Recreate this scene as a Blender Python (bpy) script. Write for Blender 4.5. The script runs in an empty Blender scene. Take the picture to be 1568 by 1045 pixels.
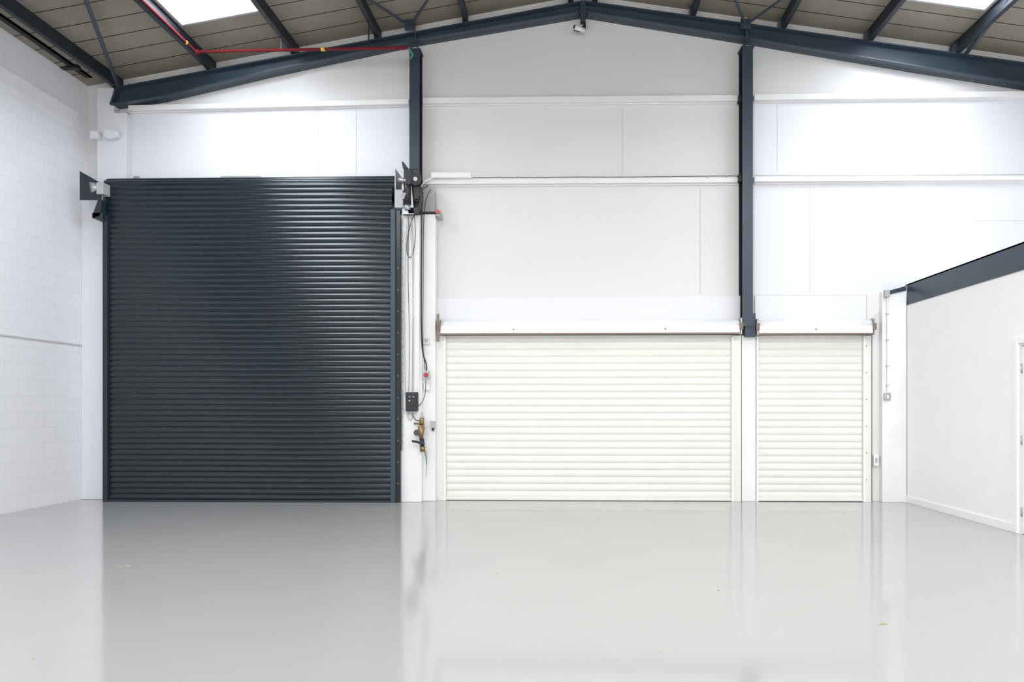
import bpy, math, random
from mathutils import Vector
random.seed(4)
scene = bpy.context.scene
scene.view_settings.view_transform = 'Standard'
scene.view_settings.look = 'None'

# ------------------------------------------------------------------ survey
# Photo measurements (1568-wide frame) are turned into metric positions on the
# real planes of the building.  Back wall is y=0, floor z=0, camera looks +y.
D, H, F = 10.45, 1.41, 1045.0
TH = math.atan(0.026)
PX, PY = 843.0, 625.0
CAM = Vector((0, -D, H))
FW = Vector((-math.sin(TH), math.cos(TH), 0)); RT = Vector((math.cos(TH), math.sin(TH), 0)); UP = Vector((0, 0, 1))
def ray(px, py): return FW + RT*((px-PX)/F) + UP*((PY-py)/F)
def W(px, py, Y=0.0):
    d = ray(px, py); t = (Y+D)/d.y
    return CAM + d*t
def SX(px, py, X):
    d = ray(px, py); t = X/d.x
    return CAM + d*t

# ------------------------------------------------------------------ materials
def mat(name, col, rough=0.5, metal=0.0, var=0.04, scale=3.0, bump=0.0, bscale=60.0, spec=0.5, emit=None, estr=0):
    m = bpy.data.materials.new(name); m.use_nodes = True
    nt = m.node_tree; b = nt.nodes['Principled BSDF']
    tc = nt.nodes.new('ShaderNodeTexCoord')
    n = nt.nodes.new('ShaderNodeTexNoise'); n.inputs['Scale'].default_value = scale; n.inputs['Detail'].default_value = 4
    nt.links.new(tc.outputs['Object'], n.inputs['Vector'])
    r = nt.nodes.new('ShaderNodeValToRGB')
    r.color_ramp.elements[0].position = 0.3; r.color_ramp.elements[1].position = 0.7
    r.color_ramp.elements[0].color = (*[max(0, c*(1-var)) for c in col], 1)
    r.color_ramp.elements[1].color = (*[min(1, c*(1+var)) for c in col], 1)
    nt.links.new(n.outputs['Fac'], r.inputs['Fac']); nt.links.new(r.outputs['Color'], b.inputs['Base Color'])
    b.inputs['Roughness'].default_value = rough; b.inputs['Metallic'].default_value = metal
    b.inputs['Specular IOR Level'].default_value = spec
    if bump:
        n2 = nt.nodes.new('ShaderNodeTexNoise'); n2.inputs['Scale'].default_value = bscale
        nt.links.new(tc.outputs['Object'], n2.inputs['Vector'])
        bp = nt.nodes.new('ShaderNodeBump'); bp.inputs['Strength'].default_value = bump; bp.inputs['Distance'].default_value = 0.01
        nt.links.new(n2.outputs['Fac'], bp.inputs['Height']); nt.links.new(bp.outputs['Normal'], b.inputs['Normal'])
    if emit:
        b.inputs['Emission Color'].default_value = (*emit, 1); b.inputs['Emission Strength'].default_value = estr
    return m

M_wall   = mat('painted_wall', (0.715, 0.707, 0.70), 0.55, var=0.015, scale=0.8)
M_wallb  = mat('painted_wall_skylight_tint', (0.735, 0.745, 0.785), 0.5, var=0.012, scale=0.8)  # same white paint, bluish light of the skylights put into its colour
M_trim   = mat('painted_rail', (0.80, 0.795, 0.785), 0.45, var=0.015)
M_pier   = mat('painted_pier', (0.80, 0.80, 0.80), 0.5, var=0.03, bump=0.3, bscale=30)
M_off    = mat('office_paint', (0.95, 0.935, 0.92), 0.6, var=0.01)
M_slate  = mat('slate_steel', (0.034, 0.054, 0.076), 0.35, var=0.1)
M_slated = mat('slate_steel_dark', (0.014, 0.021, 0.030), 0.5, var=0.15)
M_rust   = mat('eaves_steel', (0.020, 0.017, 0.016), 0.7, var=0.6, scale=5)
M_shut   = mat('shutter_anthracite', (0.008, 0.016, 0.022), 0.24, var=0.05, spec=0.5)
M_cream  = mat('shutter_cream', (0.78, 0.77, 0.72), 0.38, var=0.02)
M_creamw = mat('shutter_coil_white', (0.88, 0.88, 0.88), 0.35, var=0.01)
M_bar    = mat('bottom_rail_brown', (0.22, 0.15, 0.11), 0.5)
M_galv   = mat('galvanised', (0.45, 0.46, 0.47), 0.4, metal=0.7, var=0.12, scale=20)
M_grey   = mat('grey_plastic', (0.42, 0.43, 0.44), 0.5)
M_bolt   = mat('bolt_zinc_dull', (0.16, 0.18, 0.20), 0.5, metal=0.5)
M_black  = mat('black_plastic', (0.015, 0.016, 0.018), 0.4)
M_red    = mat('red_paint', (0.16, 0.015, 0.02), 0.65, spec=0.2)
M_redb   = mat('red_button', (0.5, 0.02, 0.02), 0.3)
M_yel    = mat('yellow_tag', (0.65, 0.42, 0.05), 0.5)
M_green  = mat('green_sleeve', (0.05, 0.30, 0.22), 0.5)
M_brass  = mat('brass', (0.30, 0.20, 0.09), 0.4, metal=0.7, var=0.3, scale=30)
M_white  = mat('white_plastic', (0.80, 0.80, 0.80), 0.4, var=0.01)
M_seam   = mat('panel_seam', (0.58, 0.58, 0.60), 0.6)
M_debris = mat('debris', (0.40, 0.29, 0.15), 0.8, var=0.5, scale=10)
M_sky    = mat('skylight_polycarbonate', (0.9, 0.93, 0.97), 0.4, emit=(0.86, 0.93, 1.0), estr=15.0)

def block_mat(name, col):
    m = bpy.data.materials.new(name); m.use_nodes = True
    nt = m.node_tree; b = nt.nodes['Principled BSDF']; L = nt.links
    tc = nt.nodes.new('ShaderNodeTexCoord'); s = nt.nodes.new('ShaderNodeSeparateXYZ'); c = nt.nodes.new('ShaderNodeCombineXYZ')
    L.new(tc.outputs['Object'], s.inputs[0]); L.new(s.outputs['Y'], c.inputs['X']); L.new(s.outputs['Z'], c.inputs['Y'])
    br = nt.nodes.new('ShaderNodeTexBrick'); L.new(c.outputs[0], br.inputs['Vector'])
    br.inputs['Scale'].default_value = 1; br.inputs['Brick Width'].default_value = 0.45; br.inputs['Row Height'].default_value = 0.225
    br.inputs['Mortar Size'].default_value = 0.005; br.inputs['Mortar Smooth'].default_value = 0.4
    br.inputs['Color1'].default_value = (*col, 1); br.inputs['Color2'].default_value = (*[x*0.98 for x in col], 1)
    br.inputs['Mortar'].default_value = (*[x*0.92 for x in col], 1)
    L.new(br.outputs['Color'], b.inputs['Base Color'])
    n = nt.nodes.new('ShaderNodeTexNoise'); n.inputs['Scale'].default_value = 28; n.inputs['Detail'].default_value = 5; L.new(tc.outputs['Object'], n.inputs['Vector'])
    mx = nt.nodes.new('ShaderNodeMath'); mx.operation = 'MULTIPLY_ADD'; mx.inputs[1].default_value = -1.0
    ns = nt.nodes.new('ShaderNodeMath'); ns.operation = 'MULTIPLY'; ns.inputs[1].default_value = 0.5
    L.new(n.outputs['Fac'], ns.inputs[0]); L.new(br.outputs['Fac'], mx.inputs[0]); L.new(ns.outputs[0], mx.inputs[2])
    bp = nt.nodes.new('ShaderNodeBump'); bp.inputs['Strength'].default_value = 0.4; bp.inputs['Distance'].default_value = 0.01
    L.new(mx.outputs[0], bp.inputs['Height']); L.new(bp.outputs['Normal'], b.inputs['Normal'])
    b.inputs['Roughness'].default_value = 0.5
    return m
M_block = block_mat('painted_blockwork', (0.90, 0.905, 0.94))

def roof_mat():
    m = bpy.data.materials.new('roof_liner_panels'); m.use_nodes = True
    nt = m.node_tree; b = nt.nodes['Principled BSDF']; L = nt.links
    tc = nt.nodes.new('ShaderNodeTexCoord'); s = nt.nodes.new('ShaderNodeSeparateXYZ'); L.new(tc.outputs['Object'], s.inputs[0])
    d = nt.nodes.new('ShaderNodeMath'); d.operation = 'MULTIPLY'; d.inputs[1].default_value = 1/0.36; L.new(s.outputs['Y'], d.inputs[0])
    f = nt.nodes.new('ShaderNodeMath'); f.operation = 'FRACT'; L.new(d.outputs[0], f.inputs[0])
    r = nt.nodes.new('ShaderNodeValToRGB'); L.new(f.outputs[0], r.inputs['Fac'])
    e = r.color_ramp.elements; e[0].position = 0; e[0].color = (0.05, 0.042, 0.036, 1); e[1].position = 0.07; e[1].color = (0.43, 0.385, 0.305, 1)
    e2 = e.new(0.055); e2.color = (0.07, 0.06, 0.05, 1)
    e3 = e.new(0.11); e3.color = (0.36, 0.32, 0.25, 1)
    n = nt.nodes.new('ShaderNodeTexNoise'); n.inputs['Scale'].default_value = 2.2; n.inputs['Detail'].default_value = 6; L.new(tc.outputs['Object'], n.inputs['Vector'])
    mx = nt.nodes.new('ShaderNodeMixRGB'); mx.blend_type = 'MULTIPLY'; mx.inputs['Fac'].default_value = 0.4
    L.new(r.outputs['Color'], mx.inputs[1]); L.new(n.outputs['Fac'], mx.inputs[2]); L.new(mx.outputs[0], b.inputs['Base Color'])
    b.inputs['Roughness'].default_value = 0.7
    return m
M_roof = roof_mat()

def floor_mat():
    m = bpy.data.materials.new('grey_epoxy_floor'); m.use_nodes = True
    nt = m.node_tree; b = nt.nodes['Principled BSDF']; L = nt.links
    tc = nt.nodes.new('ShaderNodeTexCoord')
    n = nt.nodes.new('ShaderNodeTexNoise'); n.inputs['Scale'].default_value = 0.7; n.inputs['Detail'].default_value = 6; L.new(tc.outputs['Object'], n.inputs['Vector'])
    r = nt.nodes.new('ShaderNodeValToRGB'); L.new(n.outputs['Fac'], r.inputs['Fac'])
    r.color_ramp.elements[0].color = (0.365, 0.363, 0.36, 1); r.color_ramp.elements[1].color = (0.40, 0.396, 0.39, 1)
    L.new(r.outputs['Color'], b.inputs['Base Color'])
    r2 = nt.nodes.new('ShaderNodeValToRGB'); L.new(n.outputs['Fac'], r2.inputs['Fac'])
    r2.color_ramp.elements[0].color = (0.07,)*3+(1,); r2.color_ramp.elements[1].color = (0.13,)*3+(1,)
    L.new(r2.outputs['Color'], b.inputs['Roughness'])
    b.inputs['Specular IOR Level'].default_value = 0.7
    n3 = nt.nodes.new('ShaderNodeTexNoise'); n3.inputs['Scale'].default_value = 3.5; n3.inputs['Detail'].default_value = 3; L.new(tc.outputs['Object'], n3.inputs['Vector'])
    bp = nt.nodes.new('ShaderNodeBump'); bp.inputs['Strength'].default_value = 0.045; bp.inputs['Distance'].default_value = 0.02
    L.new(n3.outputs['Fac'], bp.inputs['Height']); L.new(bp.outputs['Normal'], b.inputs['Normal'])
    return m
M_floor = floor_mat()

# ------------------------------------------------------------------ builders
def root(name):
    e = bpy.data.objects.new(name, None); scene.collection.objects.link(e); e.empty_display_size = 0.1
    return e
def mesh(name, vs, fs, m, parent=None, smooth=False, bevel=0):
    me = bpy.data.meshes.new(name); me.from_pydata([tuple(v) for v in vs], [], fs); me.update()
    import bmesh
    bm = bmesh.new(); bm.from_mesh(me); bmesh.ops.recalc_face_normals(bm, faces=bm.faces); bm.to_mesh(me); bm.free()
    o = bpy.data.objects.new(name, me); scene.collection.objects.link(o); me.materials.append(m)
    if smooth:
        for p in me.polygons: p.use_smooth = True
    if parent: o.parent = parent
    if bevel:
        b = o.modifiers.new('bevel', 'BEVEL'); b.width = bevel; b.segments = 2; b.limit_method = 'ANGLE'
    return o
def prism(name, pts, vec, m, parent=None, bevel=0):
    n = len(pts); pts = [Vector(p) for p in pts]; vec = Vector(vec)
    vs = pts + [p+vec for p in pts]
    fs = [list(range(n)), list(range(2*n-1, n-1, -1))] + [[i, (i+1) % n, n+(i+1) % n, n+i] for i in range(n)]
    return mesh(name, vs, fs, m, parent, bevel=bevel)
def box(name, x0, x1, y0, y1, z0, z1, m, parent=None, bevel=0):
    return prism(name, [(x0, y0, z0), (x1, y0, z0), (x1, y0, z1), (x0, y0, z1)], (0, y1-y0, 0), m, parent, bevel)
def quad(name, pp, Yf, Yb, m, parent=None, bevel=0):
    return prism(name, [W(a, b, Yf) for a, b in pp], (0, Yb-Yf, 0), m, parent, bevel)
def pb(name, x0, x1, y0, y1, Yf, Yb, m, parent=None, bevel=0, floor=False):
    a = W(x0, y1, Yf); b = W(x1, y0, Yf); z1 = W((x0+x1)/2, y0, Yf).z; z0 = 0 if floor else W((x0+x1)/2, y1, Yf).z
    return box(name, a.x, b.x, Yf, Yb, z0, z1, m, parent, bevel)
def cyl(name, p0, p1, r, m, parent=None, seg=20, r2=None):
    p0 = Vector(p0); p1 = Vector(p1); ax = (p1-p0).normalized(); r2 = r if r2 is None else r2
    u = ax.orthogonal().normalized(); v = ax.cross(u)
    vs = []; 
    for p, rr in ((p0, r), (p1, r2)):
        for i in range(seg):
            a = 2*math.pi*i/seg; vs.append(p+u*math.cos(a)*rr+v*math.sin(a)*rr)
    fs = [[i, (i+1) % seg, seg+(i+1) % seg, seg+i] for i in range(seg)]+[list(range(seg)), list(range(2*seg-1, seg-1, -1))]
    o = mesh(name, vs, fs, m, parent)
    for p in o.data.polygons: p.use_smooth = len(p.vertices) == 4
    return o
def tube(name, pts, r, m, parent=None, smooth=False):
    cu = bpy.data.curves.new(name, 'CURVE'); cu.dimensions = '3D'; cu.bevel_depth = r; cu.bevel_resolution = 3; cu.use_fill_caps = True
    if smooth:
        s = cu.splines.new('NURBS'); s.points.add(len(pts)-1); s.use_endpoint_u = True; s.order_u = 3
    else:
        s = cu.splines.new('POLY'); s.points.add(len(pts)-1)
    for i, p in enumerate(pts): s.points[i].co = (*p, 1)
    cu.materials.append(m)
    o = bpy.data.objects.new(name, cu); scene.collection.objects.link(o)
    if parent: o.parent = parent
    return o
def wt(name, pp, Y, r, m, parent=None, smooth=False):
    return tube(name, [W(a, b, Y) for a, b in pp], r, m, parent, smooth)
def profile(name, prof, x0, x1, m, parent=None):
    n = len(prof); vs = [(x0, y, z) for y, z in prof]+[(x1, y, z) for y, z in prof]
    fs = [[i, i+1, n+i+1, n+i] for i in range(n-1)]
    return mesh(name, vs, fs, m, parent, smooth=True)

# ------------------------------------------------------------------ dimensions
XL = W(135, 700, 0).x            # left block wall face
XR = 7.95                        # right hall wall face
YB = -22.0                       # rear wall
YR = -0.20                       # rafter front flange plane
rl = W(178, 132, YR); ra = W(893, 0, YR); rr = W(1568, 95, YR)
sl = (ra.z-rl.z)/(ra.x-rl.x); sr = (rr.z-ra.z)/(rr.x-ra.x)
def zraf(x): return ra.z + (x-ra.x)*(sl if x < ra.x else sr)
PUR = 0.20
def zroof(x): return zraf(x)+PUR
def RF(px, py, off=0.0):
    d = ray(px, py); s = sl if px < 893 else sr
    t = (ra.z+PUR+off - H - s*ra.x)/(d.z - s*d.x)
    return CAM+d*t

# ------------------------------------------------------------------ shell
box('floor', XL-0.3, XR+0.3, YB-0.3, 0.3, -0.15, 0, M_floor)
def gable(name, y, th, m):
    return prism(name, [(XL-0.3, y, 0), (XR+0.3, y, 0), (XR+0.3, y, zroof(XR+0.3)), (ra.x, y, zroof(ra.x)), (XL-0.3, y, zroof(XL-0.3))], (0, th, 0), m)
gable('wall_back', 0, 0.25, M_wall)
gable('wall_rear', YB, -0.25, M_wall)
zl = W(160, 125, -0.1).z
wl = root('wall_left')
box('blockwork', XL-0.25, XL, YB, 0, 0, zl, M_block, wl)
z1 = SX(0, 102, XL).z; z2 = SX(0, 124, XL).z
box('cladding_rail_upper', XL, XL+0.05, YB, -0.25, z1-0.05, z1, M_block, wl, 0.006)
box('cladding_rail_lower', XL, XL+0.025, YB, -0.25, z2-0.02, z1-0.05, M_block, wl, 0.004)
zz = SX(0, 512, XL).z
box('movement_joint_ledge', XL, XL+0.012, YB, -0.15, zz-0.02, zz, M_seam, wl)
box('wall_right', XR, XR+0.25, YB, 0, 0, zroof(XR), M_wallb)

# roof with real rooflight openings ---------------------------------------------------
PX_X = [W(p, q, YR).x for p, q in ((320, 98), (450, 70), (578, 45), (713, 22))]
PX_R = [W(p, q, YR).x for p, q in ((1062, 17), (1200, 38), (1333, 60), (1467, 80))]
lskY = RF(340, 27).y; rskY = RF(1458, 8).y
ceil = root('ceiling')
def roofpiece(name, xa, xb, ya, yb, m, parent, off=0.0, th=0.08):
    pts = [(xa, ya, zroof(xa)+off), (xb, ya, zroof(xb)+off), (xb, yb, zroof(xb)+off), (xa, yb, zroof(xa)+off)]
    return prism(name, pts, (0, 0, th), m, parent)
Lx = (PX_X[0]+0.04, PX_X[1]-0.04); Rx = (PX_R[2]+0.04, PX_R[3]-0.04)
def slope(tag, x_out, x_in, sk, y0s):
    a, b = sk
    if x_out < a:
        roofpiece(tag+'_panels_outer', x_out, a, 0.25, YB-0.25, M_roof, ceil); roofpiece(tag+'_panels_inner', b, x_in, 0.25, YB-0.25, M_roof, ceil)
    else:
        roofpiece(tag+'_panels_outer', b, x_out, 0.25, YB-0.25, M_roof, ceil); roofpiece(tag+'_panels_inner', x_in, a, 0.25, YB-0.25, M_roof, ceil)
    ys = [0.25]
    for s in y0s: ys += [s, s-3.4]
    ys.append(YB-0.25)
    for i in range(0, len(ys), 2):
        roofpiece(f'{tag}_panels_strip_{i}', a, b, ys[i], ys[i+1], M_roof, ceil)
lys = [lskY, lskY-6.5, lskY-13]; rys = [rskY, rskY-6.5, rskY-13]
slope('left', XL-0.3, ra.x, Lx, lys); slope('right', XR+0.3, ra.x, Rx, rys)
k = 1
for (a, b), ys in ((Lx, lys), (Rx, rys)):
    for s in ys:
        w = root(f'window_{k}'); k += 1
        roofpiece('rooflight_sheet', a-0.02, b+0.02, s+0.02, s-3.42, M_sky, w, off=0.085, th=0.01)
        t = 0.035
        for nm, q in (('kerb_back', (a, b, s, s-t)), ('kerb_front', (a, b, s-3.4+t, s-3.4)), ('kerb_low', (a, a+t, s-t, s-3.4+t)), ('kerb_high', (b-t, b, s-t, s-3.4+t))):
            roofpiece(nm, *q, M_grey, w, off=-0.02, th=0.1)

# purlins (zed sections running the length of the hall)
pur = root('roof_purlins')
allx = [W(180, 130, YR).x-0.05]+PX_X+[ra.x-0.18, ra.x+0.18]+PX_R+[PX_R[3]+1.34]
for i, x in enumerate(allx):
    z0 = zraf(x)
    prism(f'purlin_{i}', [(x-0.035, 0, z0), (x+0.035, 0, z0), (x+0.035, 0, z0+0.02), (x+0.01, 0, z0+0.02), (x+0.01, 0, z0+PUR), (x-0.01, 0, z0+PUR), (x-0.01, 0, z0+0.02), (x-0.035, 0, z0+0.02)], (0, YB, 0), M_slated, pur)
    box(f'cleat_{i}', x-0.05, x-0.01, YR-0.01, YR+0.12, z0, z0+0.15, M_slate, pur)
# eaves beam, left
eb = root('eaves_beam')
box('web', XL+0.005, XL+0.03, YB+0.2, -0.25, zl, zroof(XL+0.03), M_rust, eb)
box('bottom_flange', XL-0.2, XL+0.22, YB+0.2, -0.22, zl, zl+0.03, M_rust, eb)
box('gutter_side', XL+0.19, XL+0.22, YB+0.2, -0.22, zl, zl+0.17, M_rust, eb)
for i in range(8):
    box(f'bracket_{i}', XL+0.0, XL+0.26, -0.6-i*2.2, -0.52-i*2.2, zl-0.03, zl+0.1, M_slated, eb)

# ------------------------------------------------------------------ portal rafters
def rafter(nm, topp, botp, Yf, Yb):
    r = root(nm)
    top = [W(a, b, Yf) for a, b in topp]; bot = [W(a, b, Yb) for a, b in botp]
    bot = [Vector((p.x, Yf, p.z)) for p in bot]
    prism('web', [p+Vector((0, (Yb-Yf)/2, 0)) for p in bot+top[::-1]], (0, 0.014, 0), M_slate, r)
    for lab, L, dz in (('bottom_flange', bot, 0.018), ('top_flange', top, -0.018)):
        prism(lab, [p for p in L]+[p+Vector((0, 0, dz)) for p in L[::-1]], (0, Yb-Yf, 0), M_slate, r)
    return r, top, bot
r1, tp, bt = rafter('steel_rafter', [(176, 133), (520, 69), (893, 0)], [(180, 168), (255, 157), (420, 118), (640, 71), (893, 28)], YR, -0.01)
r2, tp2, bt2 = rafter('steel_rafter', [(893, 0), (1200, 43), (1640, 105)], [(893, 28), (1140, 68), (1400, 112), (1640, 150)], YR, -0.01)
prism('end_plate', [bt[0], bt[0]+Vector((0.03, 0, 0)), tp[0]+Vector((0.03, 0, 0)), tp[0]], (0, 0.19, 0), M_slate, r1)
pb('apex_plate', 889, 897, 0, 30, YR-0.012, -0.02, M_slate, r1)
pb('stiffener', 635, 637, 50, 64, YR+0.005, -0.02, M_slate, r1)
pb('stiffener', 1142, 1145, 46, 62, YR+0.005, -0.02, M_slate, r2)
for i, yy in enumerate((8, 16, 23)):
    for xx in (887, 899):
        p = W(xx, yy, -0.12); cyl(f'apex_bolt_{i}', p, p+Vector((0, -0.03, 0)), 0.012, M_slated, r1, 6)

# roof bracing tubes
br = root('roof_bracing')
def brace(n, a, b, r=0.02, m=M_slate): tube(n, [W(*a, YR+0.02), RF(*b, -0.08)], r, m, br)
brace('eaves_brace', (181, 132), (122, -25), 0.028)
brace('brace_left_a', (628, 40), (548, -12)); brace('brace_left_b', (628, 40), (664, -14))
brace('brace_right_a', (1142, 38), (1120, -14)); brace('brace_right_b', (1142, 38), (1215, -14))
brace('brace_far_right', (1478, 84), (1560, -20), 0.028)
pb('gusset_left', 620, 636, 30, 46, YR-0.01, YR+0.0, M_slate, br)
pb('gusset_right', 1134, 1150, 28, 44, YR-0.01, YR+0.0, M_slate, br)

# ------------------------------------------------------------------ gable posts
def post(nm, x0, x1, top0, top1, bot, Yf):
    r = root(nm)
    a = W(x0, 300, Yf).x; b = W(x1, 300, Yf).x; zt = W((x0+x1)/2, top1, Yf).z; zb = W((x0+x1)/2, bot, Yf).z
    box('front_flange', a, b, Yf, Yf+0.016, zb, zt, M_slate, r)
    c = (a+b)/2
    box('web', c-0.03, c+0.03, Yf+0.016, -0.016, zb, zt, M_slated, r)  # web and rear flange use darker steel to carry the side's shade
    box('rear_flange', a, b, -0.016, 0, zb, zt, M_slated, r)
    box('head_plate', a-0.02, b+0.02, Yf-0.005, 0, zt-0.02, zt, M_slate, r)
    return r, a, b, zb
g1, *_ = post('steel_column', 627, 642, 70, 74, 330, -0.22)
g2, ga, gb, gz = post('steel_column', 1137, 1153, 66, 70, 500, -0.22)
quad('base_section', [(1141, 480), (1157, 480), (1157, 516), (1141, 516)], -0.2, -0.02, M_slate, g2)
for i, yy in enumerate((150, 272)):
    pb('rail_cleat_%d' % i, 1131, 1137, yy-5, yy+5, -0.15, -0.05, M_slated, g2)

# ------------------------------------------------------------------ wall rails, seams, lintels
def rails(nm, segs):
    r = root(nm)
    for i, (x0, y0, x1, y1, h, m) in enumerate(segs):
        quad(f'rail_{i}', [(x0, y0), (x1, y1), (x1, y1+h), (x0, y0+h)], -0.09, 0, m, r, 0.006)
        quad(f'lip_{i}', [(x0, y0+h), (x1, y1+h), (x1, y1+h+4), (x0, y0+h+4)], -0.03, 0, m, r, 0.003)
    return r
rails('trim_1', [(196, 161, 626, 151, 8, M_trim), (647, 149, 1131, 145, 9, M_trim), (1155, 144, 1640, 138, 9, M_trim)])
rails('trim_2', [(647, 274, 1131, 271, 8, M_trim), (1155, 270, 1640, 267, 8, M_trim)])
lt = root('trim_3')
quad('lintel_middle', [(668, 457), (1134, 453), (1134, 492), (668, 492)], -0.03, 0, M_wallb, lt, 0.006)
quad('lintel_right', [(1156, 453), (1330, 453), (1330, 492), (1156, 492)], -0.03, 0, M_wallb, lt, 0.006)
quad('lintel_return', [(1328, 452), (1356, 448), (1356, 470), (1328, 494)], -0.06, 0, M_wall, lt, 0.006)
# painted composite panels of the outer bays (skylights' cool tint put into the colour)
sm = root('trim_4')
quad('left_bay_sheet', [(195, 173), (626, 163), (626, 300), (195, 300)], -0.004, 0, M_wallb, sm)
quad('right_bay_upper_sheet', [(1155, 157), (1640, 151), (1640, 267), (1155, 270)], -0.004, 0, M_wallb, sm)
quad('right_bay_lower_sheet', [(1155, 282), (1640, 279), (1640, 452), (1155, 452)], -0.004, 0, M_wallb, sm)
for x, a, b in ((487, 166, 268), (545, 166, 268), (953, 162, 268), (1072, 288, 450), (1190, 160, 264), (1365, 160, 264), (1240, 285, 448)):
    pb(f'seam_{x}', x, x+0.6, a, b, -0.007, 0, M_seam, sm)
quad('scratch_seam', [(1486, 338), (1640, 336), (1640, 336.6), (1486, 338.6)], -0.007, 0, M_seam, sm)

# corner pier on the left
cp = root('pillar')
box('shaft', XL, W(158, 700, -0.15).x, -0.15, 0, 0, W(150, 274, -0.15).z, M_wallb, cp, 0.01)
quad('upper_shaft', [(148, 276), (193, 276), (193, 172), (174, 172), (174, 134), (148, 134)], -0.15, 0, M_wallb, cp, 0.01)
quad('corbel', [(158, 196), (180, 200), (180, 209), (168, 213), (158, 209)], -0.24, -0.15, M_wallb, cp, 0.01)
quad('corbel_block', [(137, 200), (150, 200), (150, 212), (137, 212)], -0.24, -0.15, M_wallb, cp, 0.01)
pb('edge_bead', 193, 194.5, 172, 276, -0.06, 0, M_grey, cp)
# door pier
dp = root('pillar')
pb('front_block', 613, 646, 328, 770, -0.30, 0, M_pier, dp, 0.008, floor=True)
pb('side_block', 646, 667, 328, 770, -0.20, 0, M_pier, dp, 0.008, floor=True)
mp = root('pillar')
pb('block', 1136, 1159, 514, 766, -0.12, 0, M_pier, mp, 0.006, floor=True)
rp = root('pillar')
pb('block', 1351, 1388, 446, 768, -0.15, 0, M_pier, rp, 0.006, floor=True)
pb('reveal', 1336, 1351, 470, 768, -0.05, 0, M_wall, rp, 0.004, floor=True)

# ------------------------------------------------------------------ shutters
SH = [(0.0, 0.30), (0.06, -0.35), (0.14, -0.75), (0.26, -0.98), (0.42, -1.0), (0.56, -0.90), (0.70, -0.62), (0.83, -0.15), (0.92, 0.30)]
def slats(Y, z0, z1, n, depth):
    """flat-faced slat with rolled shoulders and a hinge groove, from z0 up to z1"""
    p = (z1-z0)/n; out = []
    for i in range(n):
        for u, y in SH: out.append((Y+y*depth, z0+p*(i+u)))
    out.append((Y, z1))
    return out, p
# dark shutter
s1 = root('roller_shutter')
Yc = -0.36
xa = W(162, 500, Yc).x; xb = W(600, 500, Yc).x
ztop = W(400, 272, -0.2).z; R = 0.20
zc = ztop-R
SD = 0.0115
pr, pitch = slats(Yc, 0.03, zc, 56, SD)
ang = pitch/R; cyc = Yc+R
nw = 9
coil = []
for i in range(nw):
    for u, y in SH:
        rr_ = R - SD*y
        a = math.pi - ang*(i+u)
        coil.append((cyc+rr_*math.cos(a), zc+rr_*math.sin(a)))
profile('curtain', pr[:-1], xa, xb, M_shut, s1)
profile('coil_wrap', [pr[-2]]+coil, W(158, 290, Yc).x, W(606, 290, Yc).x, M_shut, s1)
cyl('coil_core', (W(158, 290, Yc).x+0.01, cyc, zc), (W(606, 290, Yc).x-0.01, cyc, zc), R-0.012, M_shut, s1, 32)
box('bottom_rail', xa, xb, Yc-0.03, Yc+0.03, 0.0, 0.035, M_slated, s1)
box('bottom_seal', xa, xb, Yc-0.012, Yc+0.012, 0, 0.012, M_black, s1)
pb('guide_left', 157, 164, 330, 766, Yc-0.05, Yc+0.2, M_slated, s1, 0.004, floor=True)
pb('guide_right', 598, 605, 320, 770, Yc-0.05, Yc+0.05, M_slate, s1, 0.004, floor=True)
pb('guide_right_angle', 605, 613, 322, 770, Yc-0.01, Yc+0.05, M_shut, s1, 0.003, floor=True)
for i in range(13):
    p = W(609.5, 345+i*33, Yc-0.012); cyl(f'guide_bolt_{i}', p, p+Vector((0, -0.010, 0)), 0.011, M_bolt, s1, 8)
box('coil_end_plate', W(606, 290, Yc).x, W(606, 290, Yc).x+0.012, -0.42, -0.005, zc-0.26, zc+0.24, M_galv, s1)
pb('coil_bearing_bracket', 604, 617, 290, 318, -0.44, -0.30, M_grey, s1, 0.01)
pt = W(610, 276, -0.44); cyl('shaft_end', pt, pt+Vector((0.12, 0, 0)), 0.035, M_galv, s1)
for a, b in ((204, 212), (338, 398)):
    pb('top_strip', a, b, 269.5, 272.5, -0.2, -0.16, M_galv, s1)
# left bracket
quad('left_plate_arm', [(122, 262), (154, 280), (154, 306), (122, 306)], -0.49, -0.47, M_slated, s1)
cyl('left_shaft', W(138, 287, -0.5), W(160, 289, -0.36), 0.075, M_galv, s1)
pb('left_bearing', 147, 158, 279, 297, -0.52, -0.36, M_grey, s1, 0.01)
quad('left_strut', [(150, 306), (156, 306), (153, 330), (142, 334), (142, 328)], -0.50, -0.40, M_slated, s1)
pb('left_foot', 141, 157, 326, 334, -0.50, -0.15, M_slated, s1)

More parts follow.
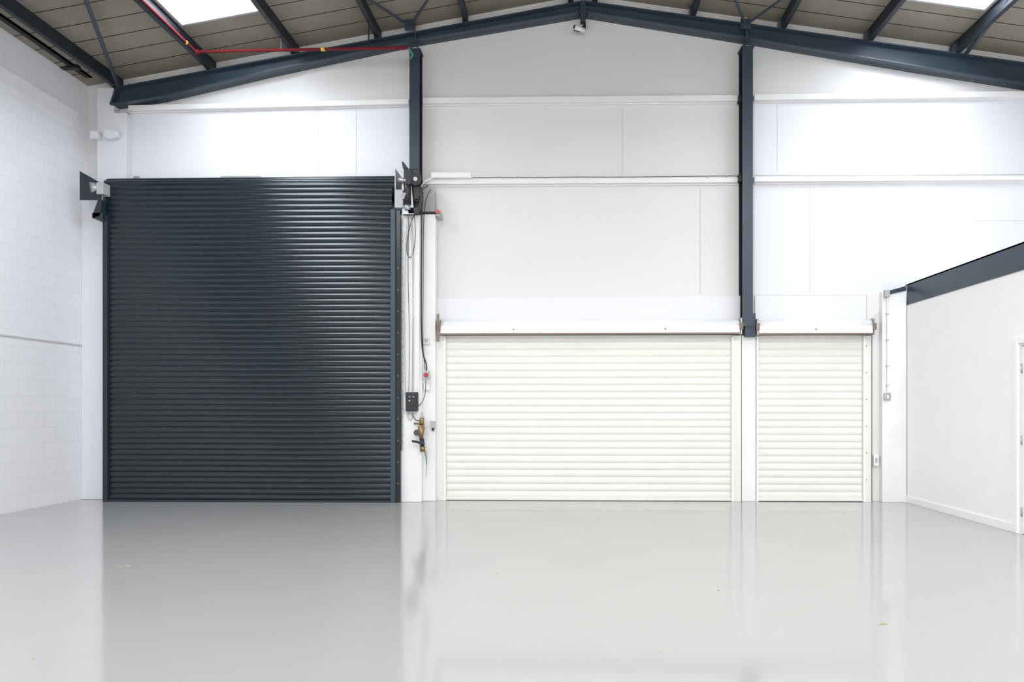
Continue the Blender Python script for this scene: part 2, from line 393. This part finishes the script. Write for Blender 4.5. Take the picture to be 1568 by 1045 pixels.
def cream(nm, x0, x1, g0a, g0b, g1a, g1b, cx0, cx1, n=23):
    r = root(nm); Y = -0.08
    zt = W((x0+x1)/2, 514, Y).z
    pr, p = slats(Y, 0.04, zt, n, 0.0085)
    profile('curtain', pr, W(x0, 640, Y).x, W(x1, 640, Y).x, M_cream, r)
    a = W(cx0, 500, -0.2).x; b = W(cx1, 500, -0.2).x
    zt2 = W((x0+x1)/2, 490, -0.17).z; Rr = 0.10
    cyl('coil', (a+0.03, -0.14, zt2-Rr), (b-0.03, -0.14, zt2-Rr), Rr, M_creamw, r, 40)
    box('front_fascia', a+0.03, b-0.03, -0.245, -0.225, zt2-2.05*Rr, zt2-Rr, M_creamw, r, 0.003)
    box('coil_underbar', a+0.02, b-0.02, -0.25, -0.21, zt2-2.05*Rr-0.022, zt2-2.05*Rr, M_bar, r)
    for i, x in enumerate((a, b-0.02)):
        box(f'end_plate_{i}', x, x+0.02, -0.25, 0, zt2-0.23, zt2+0.01, M_galv, r)
        cyl(f'axle_{i}', (x-0.04 if i == 0 else x, -0.14, zt2-Rr), (x+0.02 if i == 0 else x+0.06, -0.14, zt2-Rr), 0.03, M_slated, r)
        box(f'chain_wheel_{i}', x-0.015, x+0.035, -0.27, -0.24, zt2-0.16, zt2-0.06, M_bar, r, 0.006)
    n2 = max(1, int((b-a)/2.0))
    for i in range(n2):
        xx = a+(b-a)*(i+0.5)/n2; cyl(f'fixing_{i}', (xx, -0.245, zt2-Rr*1.5), (xx, -0.255, zt2-Rr*1.5), 0.012, M_bar, r, 10)
    for i, (u, v) in enumerate(((g0a, g0b), (g1a, g1b))):
        pb(f'guide_{i}', u, v, 514, 766, Y-0.04, 0, M_cream, r, 0.004, floor=True)
        e = v if i == 0 else u
        pb(f'guide_lip_{i}', e-1.5, e+1.5, 516, 766, Y-0.055, Y-0.02, M_creamw, r, 0.002, floor=True)
    box('bottom_rail', W(x0, 640, Y).x, W(x1, 640, Y).x, Y-0.03, Y+0.03, 0.008, 0.05, M_cream, r, 0.004)
    box('bottom_seal', W(x0, 640, Y).x, W(x1, 640, Y).x, Y-0.02, Y+0.02, 0, 0.010, M_slated, r)
    return r
c1 = cream('roller_shutter', 680, 1123, 668, 681, 1122, 1135, 672, 1135)
c2 = cream('roller_shutter', 1159, 1325, 1157, 1160, 1324, 1334, 1158, 1338)
for i in range(6):
    p = W(1327, 530+i*41, -0.125); cyl(f'guide_bolt_{i}', p, p+Vector((0, -0.008, 0)), 0.008, M_bar, c2, 8)
quad('chain_guard', [(669, 481), (672, 481), (672, 523), (668, 523)], -0.27, -0.24, M_bar, c1)

# ------------------------------------------------------------------ office partition on the right
XO = W(1389, 700, -0.15).x
zb0 = SX(1560, 414, XO).z; zb1 = SX(1560, 373, XO).z
dY0 = SX(1561, 650, XO).y; dY1 = dY0-0.92; dz = SX(1557, 527, XO).z
wo = root('wall_office')
YE = -13.0
box('panel_back', XO, XO+0.12, dY0, -0.0, 0, zb0, M_off, wo)
box('panel_over_door', XO, XO+0.12, dY1, dY0, dz, zb0, M_off, wo)
box('panel_front', XO, XO+0.12, YE, dY1, 0, zb0, M_off, wo)
box('mezzanine_deck', XO+0.12, XR, YE, -0.0, zb0-0.05, zb0+0.08, M_off, wo)
box('panel_end', XO+0.12, XR, YE, YE+0.12, 0, zb0-0.05, M_off, wo)
sb = root('steel_beam')
box('web', XO+0.0, XO+0.03, YE, -0.15, zb0, zb1, M_slate, sb)
box('top_flange', XO+0.0, XO+0.12, YE, -0.1, zb1-0.02, zb1, M_slate, sb)
box('bottom_flange', XO-0.012, XO+0.12, YE, -0.15, zb0-0.012, zb0+0.015, M_slate, sb)
quad('end_cleat', [(1355, 447), (1388, 438), (1388, 445), (1357, 452)], -0.16, -0.02, M_slate, sb)
bb = root('baseboard_right')
box('board_back', XO-0.016, XO, dY0+0.08, -0.15, 0, 0.10, M_off, bb, 0.004)
box('board_front', XO-0.016, XO, YE, dY1-0.08, 0, 0.10, M_off, bb, 0.004)
dr = root('door_1')
aw = 0.07
box('architrave_back', XO-0.025, XO, dY0, dY0+aw, 0, dz+aw, M_off, dr, 0.006)
box('architrave_front', XO-0.025, XO, dY1-aw, dY1, 0, dz+aw, M_off, dr, 0.006)
box('architrave_top', XO-0.025, XO, dY1, dY0, dz, dz+aw, M_off, dr, 0.006)
box('jamb_back', XO, XO+0.12, dY0-0.025, dY0, 0, dz, M_trim, dr)
box('jamb_front', XO, XO+0.12, dY1, dY1+0.025, 0, dz, M_trim, dr)
box('jamb_head', XO, XO+0.12, dY1+0.025, dY0-0.025, dz-0.025, dz, M_trim, dr)
box('leaf', XO+0.012, XO+0.055, dY1+0.03, dY0-0.03, 0.008, dz-0.03, M_off, dr, 0.002)
for i, z in enumerate((0.25, 1.05, 1.85)):
    cyl(f'hinge_{i}', (XO+0.006, dY0-0.028, z-0.05), (XO+0.006, dY0-0.028, z+0.05), 0.009, M_galv, dr, 10)
cyl('handle_rose', (XO+0.012, dY1+0.1, 1.02), (XO, dY1+0.1, 1.02), 0.026, M_galv, dr)
tube('handle_lever', [(XO+0.005, dY1+0.1, 1.02), (XO-0.05, dY1+0.1, 1.02), (XO-0.05, dY1+0.22, 1.02)], 0.009, M_galv, dr)

# conduit and switch on right pier
ec = root('electrical_conduit')
wt('pipe', [(1359, 455), (1359.5, 603)], -0.165, 0.014, M_white, ec)
pb('top_box', 1355, 1363, 444, 455, -0.20, -0.15, M_grey, ec, 0.006)
for i, y in enumerate((480, 520, 560, 590)):
    pb(f'saddle_{i}', 1357.5, 1361.5, y, y+1.5, -0.182, -0.15, M_grey, ec)
sw = root('light_switch')
pb('backbox', 1354.5, 1364.5, 602, 613, -0.19, -0.15, M_galv, sw, 0.006)
pb('rocker', 1358, 1361, 605, 610, -0.20, -0.19, M_white, sw, 0.002)
db = root('shutter_lock_box')
pb('box', 1338, 1346, 697, 714, -0.11, -0.05, M_white, db, 0.006)
pb('slot', 1340.5, 1343.5, 702, 709, -0.115, -0.11, M_grey, db)

# cable + trunking above middle bay
cb = root('wall_cable')
wt('cable', [(724, 272), (800, 272.5), (880, 271), (960, 271.5), (1040, 270), (1131, 269.5)], -0.10, 0.005, M_slated, cb, True)
for i in range(14):
    x = 735+i*29; p = W(x, 271.5, -0.09); box(f'clip_{i}', p.x-0.008, p.x+0.008, -0.11, -0.088, p.z-0.012, p.z+0.012, M_grey, cb)
wt('cable_right', [(1155, 268.5), (1300, 269), (1450, 268), (1600, 267)], -0.10, 0.004, M_grey, cb, True)
tk = root('cable_trunking')
quad('trunking', [(660, 264), (721, 264), (721, 272), (660, 272)], -0.16, -0.09, M_white, tk, 0.004)
wt('feed', [(642, 300), (644, 285), (652, 276), (664, 272)], -0.17, 0.012, M_white, tk, True)

# ------------------------------------------------------------------ shutter motor and controls on the pier
mo = root('shutter_motor')
pb('mounting_plate', 641, 666, 288, 326, -0.12, -0.10, M_grey, mo)
pb('plate_edge', 641, 666, 324, 327, -0.2, -0.10, M_slated, mo)
quad('bearing_plate', [(615, 268), (628, 262), (634, 328), (616, 328)], -0.40, -0.385, M_galv, mo)
pb('gearbox', 618, 630, 258, 282, -0.46, -0.34, M_black, mo, 0.01)
cyl('motor_body', W(624, 268, -0.40), W(624, 314, -0.40), 0.055, M_black, mo)
cyl('motor_cap', W(624, 314, -0.40), W(624, 322, -0.40), 0.045, M_galv, mo)
cyl('chain_wheel', W(636, 274, -0.44), W(636, 274, -0.37), 0.09, M_slated, mo, 24)
cyl('chain_wheel_hub', W(636, 274, -0.46), W(636, 274, -0.37), 0.03, M_galv, mo, 16)
quad('guard_fin', [(615, 247), (618, 248), (628, 262), (626, 268), (617, 258)], -0.42, -0.40, M_slated, mo)
pb('limit_box', 633, 643, 284, 305, -0.36, -0.28, M_black, mo, 0.006)
pb('lower_bracket', 616, 642, 318, 327, -0.40, -0.28, M_slated, mo)
cyl('drive_sprocket', W(619, 300, -0.45), W(619, 300, -0.42), 0.045, M_grey, mo)
ch = root('hand_chain')
wt('loop_long', [(627, 285), (622, 340), (619, 480), (620, 600), (624, 640), (629, 645), (632, 636), (633, 560), (632, 420), (629, 330), (629, 285)], -0.33, 0.006, M_galv, ch, True)
wt('loop_short', [(628, 290), (636, 335), (636, 375), (629, 398), (622, 388), (624, 360), (632, 330), (641, 318)], -0.33, 0.005, M_slated, ch, True)
wt('fine_loop', [(665, 318), (678, 330), (678, 348), (670, 352)], -0.1, 0.003, M_grey, ch, True)
cc = root('pier_cables')
wt('black_cable_main', [(643, 285), (648, 292), (646, 320), (645, 420), (645, 520), (648, 545), (654, 560), (653, 568)], -0.33, 0.010, M_black, cc, True)
wt('black_cable_thin', [(660, 290), (652, 300), (648, 340), (648, 450), (647, 530), (650, 555), (651, 568)], -0.33, 0.006, M_slated, cc, True)
wt('upper_loop', [(627, 262), (640, 256), (646, 268), (641, 290), (646, 315), (645, 360)], -0.36, 0.006, M_black, cc, True)
wt('motor_whip', [(630, 300), (638, 312), (642, 300), (648, 288), (656, 284)], -0.38, 0.007, M_black, cc, True)
wt('white_conduit', [(642, 330), (641, 600)], -0.32, 0.012, M_white, cc)
wt('control_feed', [(630, 330), (634, 380), (632, 470), (631, 600)], -0.32, 0.005, M_grey, cc, True)
wt('control_feed_b', [(626, 330), (624, 400), (627, 500), (626, 600)], -0.32, 0.004, M_slated, cc, True)
wt('stop_feed', [(652, 581), (652, 600), (647, 618), (640, 622)], -0.33, 0.005, M_slated, cc, True)
wt('perforated_strip', [(616, 335), (616.5, 520), (616, 690)], -0.315, 0.010, M_galv, cc)
for i in range(26):
    p = W(616.3, 342+i*13.5, -0.328); cyl(f'perforation_{i}', p, p+Vector((0, -0.004, 0)), 0.006, M_black, cc, 8)
wt('tail_cable', [(630, 632), (634, 642), (642, 646), (648, 640)], -0.33, 0.006, M_slated, cc, True)
wt('tail_loop', [(625, 633), (616, 628), (614, 610), (618, 600), (622, 606)], -0.34, 0.004, M_grey, cc, True)
wt('earth_sleeve', [(652, 690), (655, 700), (652, 732)], -0.32, 0.006, M_galv, cc, True)
es = root('emergency_stop_button')
pb('housing', 647, 657, 568, 581, -0.36, -0.30, M_grey, es, 0.006)
p = W(652.5, 574.5, -0.36); cyl('mushroom_stem', p, p+Vector((0, -0.02, 0)), 0.015, M_black, es); cyl('mushroom_head', p+Vector((0, -0.02, 0)), p+Vector((0, -0.045, 0)), 0.034, M_redb, es, 24, 0.026)
ps = root('pull_switch')
p = W(670, 325, -0.25); pb('body', 667.5, 673, 320, 331, -0.25, -0.0, M_grey, ps, 0.005); cyl('red_cap', p, p+Vector((0, -0.04, 0)), 0.028, M_redb, ps)
so = root('junction_box')
pb('box', 648, 657, 516, 527, -0.25, -0.2, M_white, so, 0.005); pb('cover', 650, 655, 518.5, 524.5, -0.26, -0.25, M_grey, so)
so3 = root('junction_box')
pb('box', 649, 658, 588, 598, -0.25, -0.2, M_white, so3, 0.005); pb('cover', 651, 656, 590, 596, -0.255, -0.25, M_trim, so3)
so2 = root('junction_box')
pb('box', 659, 666, 645, 656, -0.26, -0.2, M_grey, so2, 0.005)
pb('gland', 661, 664, 656, 660, -0.24, -0.2, M_slated, so2)
co = root('shutter_control_box')
pb('housing', 621, 639, 601, 630, -0.38, -0.30, M_slated, co, 0.01)
pb('lid', 623, 637, 603, 622, -0.39, -0.38, M_black, co, 0.004)
for i, (x, y, m) in enumerate(((627, 608, M_grey), (627, 614, M_white), (633, 608, M_grey))):
    p = W(x, y, -0.39); cyl(f'button_{i}', p, p+Vector((0, -0.012, 0)), 0.010, m, co, 14)
for i in range(3):
    p = W(625+i*5, 630, -0.35); cyl(f'gland_{i}', p, p-Vector((0, 0, 0.04)), 0.014, M_grey, co, 12)
va = root('stopcock_valve')
wt('riser', [(646, 632), (646, 650)], -0.34, 0.016, M_galv, va)
cyl('upper_nut', W(646, 640, -0.34), W(646, 652, -0.34), 0.036, M_brass, va, 6)
cyl('side_inlet', W(634, 649, -0.34), W(646, 649, -0.34), 0.014, M_brass, va)
cyl('body', W(645, 653, -0.35), W(645, 672, -0.35), 0.05, M_brass, va, 16, 0.03)
cyl('handle_disc', W(638, 663, -0.40), W(638, 663, -0.36), 0.045, M_black, va, 16)
wt('handle', [(631, 676), (638, 677), (650, 681)], -0.38, 0.018, M_black, va)
cyl('lower_body', W(646, 672, -0.34), W(647, 690, -0.34), 0.032, M_slated, va, 12)
cyl('lower_nut', W(647, 684, -0.34), W(647, 692, -0.34), 0.042, M_brass, va, 6)
wt('tail', [(649, 690), (653, 697), (653, 712)], -0.33, 0.007, M_green, va, True)
pb('wall_strap', 640, 653, 655, 658, -0.32, -0.30, M_galv, va)

# ------------------------------------------------------------------ sprinkler pipe, hung below the purlins
sp = root('sprinkler_pipe')
YP = -0.65
q = W(300, 79, YP); e_ = W(625, 73, YP)
tube('run', [Vector((q.x, YB+1, q.z)), q, e_], 0.022, M_red, sp)
tube('drop', [e_, e_+Vector((0.03, 0.15, -0.02)), W(629, 90, YR-0.05)], 0.016, M_green, sp)
cyl('elbow', q+Vector((-0.03, 0, 0)), q+Vector((0.05, 0, 0)), 0.034, M_red, sp)
for i, x in enumerate((340, 495, 617)):
    p = W(x, 79-(x-300)*6/325, YP); cyl(f'coupling_{i}', p-Vector((0.03, 0, 0)), p+Vector((0.03, 0, 0)), 0.028, M_yel if i == 1 else M_red, sp)
for i, x in enumerate(PX_X[:3]):
    box(f'hanger_{i}', x-0.008, x+0.008, YP-0.008, YP+0.008, q.z, max(q.z+0.05, zraf(x)), M_slated, sp)
p = Vector((q.x, YP-0.25, q.z)); cyl('tag', p-Vector((0, 0.015, 0)), p+Vector((0, 0.015, 0)), 0.026, M_yel, sp)

# security camera at apex
sc = root('security_camera')
pb('bracket', 891, 896, 31, 41, -0.12, 0, M_slated, sc)
wt('cable', [(895, 32), (898, 40), (893, 47), (884, 49), (878, 46)], -0.16, 0.006, M_slated, sc, True)
cyl('arm', W(893, 38, -0.1), W(885, 42, -0.18), 0.015, M_white, sc)
cyl('body', W(880, 41, -0.22), W(895, 47, -0.16), 0.033, M_white, sc, 20)
cyl('lens', W(880, 41, -0.22), W(878.5, 40.3, -0.22), 0.026, M_black, sc, 20)

# floor debris
def floorpt(px, py):
    d = ray(px, py); t = -H/d.z; return CAM+d*t
vs = []; fs = []
spots = [(182, 868), (196, 867), (557, 982), (1353, 957), (1293, 822), (446, 800), (88, 920), (262, 803), (1424, 790), (15, 835), (60, 778), (900, 808), (760, 880), (1100, 905), (395, 800), (296, 790), (1458, 800), (1500, 860), (690, 812), (640, 905), (1010, 1000), (50, 1010)]
for i, (x, y) in enumerate(spots):
    c = floorpt(x, y); s = random.uniform(0.007, 0.014); an = random.uniform(0, 3)
    lx = s*3.2 if i in (0, 1, 3) else s; b0 = len(vs)
    if i in (0, 1, 3): an = 0.1
    for u, v in ((-1, -0.35), (0.2, -0.6), (1, 0.1), (-0.3, 0.6)):
        vs.append((c.x+lx*u*math.cos(an)-s*v*math.sin(an), c.y+lx*u*math.sin(an)+s*v*math.cos(an), 0.0005))
    vs.append((c.x, c.y, s*0.6+0.001))
    for a in range(4): fs.append([b0+a, b0+(a+1) % 4, b0+4])
    fs.append([b0+3, b0+2, b0+1, b0])
mesh('floor_debris', vs, fs, M_debris)

# ------------------------------------------------------------------ lights
def area(name, loc, rot, sx, sy, power, col):
    l = bpy.data.lights.new(name, 'AREA'); l.shape = 'RECTANGLE'; l.size = sx; l.size_y = sy; l.energy = power; l.color = col
    o = bpy.data.objects.new(name, l); scene.collection.objects.link(o); o.location = loc; o.rotation_euler = rot
    return o
# fill light added at the closed rear wall, behind the camera
area('added_rear_fill', (0.5, YB+0.15, 2.6), (math.radians(90), 0, 0), 8, 4.6, 830, (1.0, 0.985, 0.97))
# unseen overhead lights, added to brighten the hall
for i, y in enumerate((-6.5, -13.5)):
    for x in (-2.2, 2.6):
        area('added_overhead_fill', (x, y, 6.3), (0, 0, 0), 1.2, 0.5, 185, (1.0, 0.98, 0.955))

w = bpy.data.worlds.new('sky'); scene.world = w; w.use_nodes = True
w.node_tree.nodes['Background'].inputs[0].default_value = (0.75, 0.85, 1, 1); w.node_tree.nodes['Background'].inputs[1].default_value = 1.0

# ------------------------------------------------------------------ camera
cd = bpy.data.cameras.new('camera'); cam = bpy.data.objects.new('camera', cd); scene.collection.objects.link(cam)
cam.location = CAM; cam.rotation_euler = (math.radians(90), 0, TH)
cd.sensor_width = 36; cd.sensor_fit = 'HORIZONTAL'; cd.lens = 36*F/1568
cd.shift_x = -(PX-784)/1568; cd.shift_y = (PY-522.5)/1568
cd.clip_end = 200
scene.camera = cam
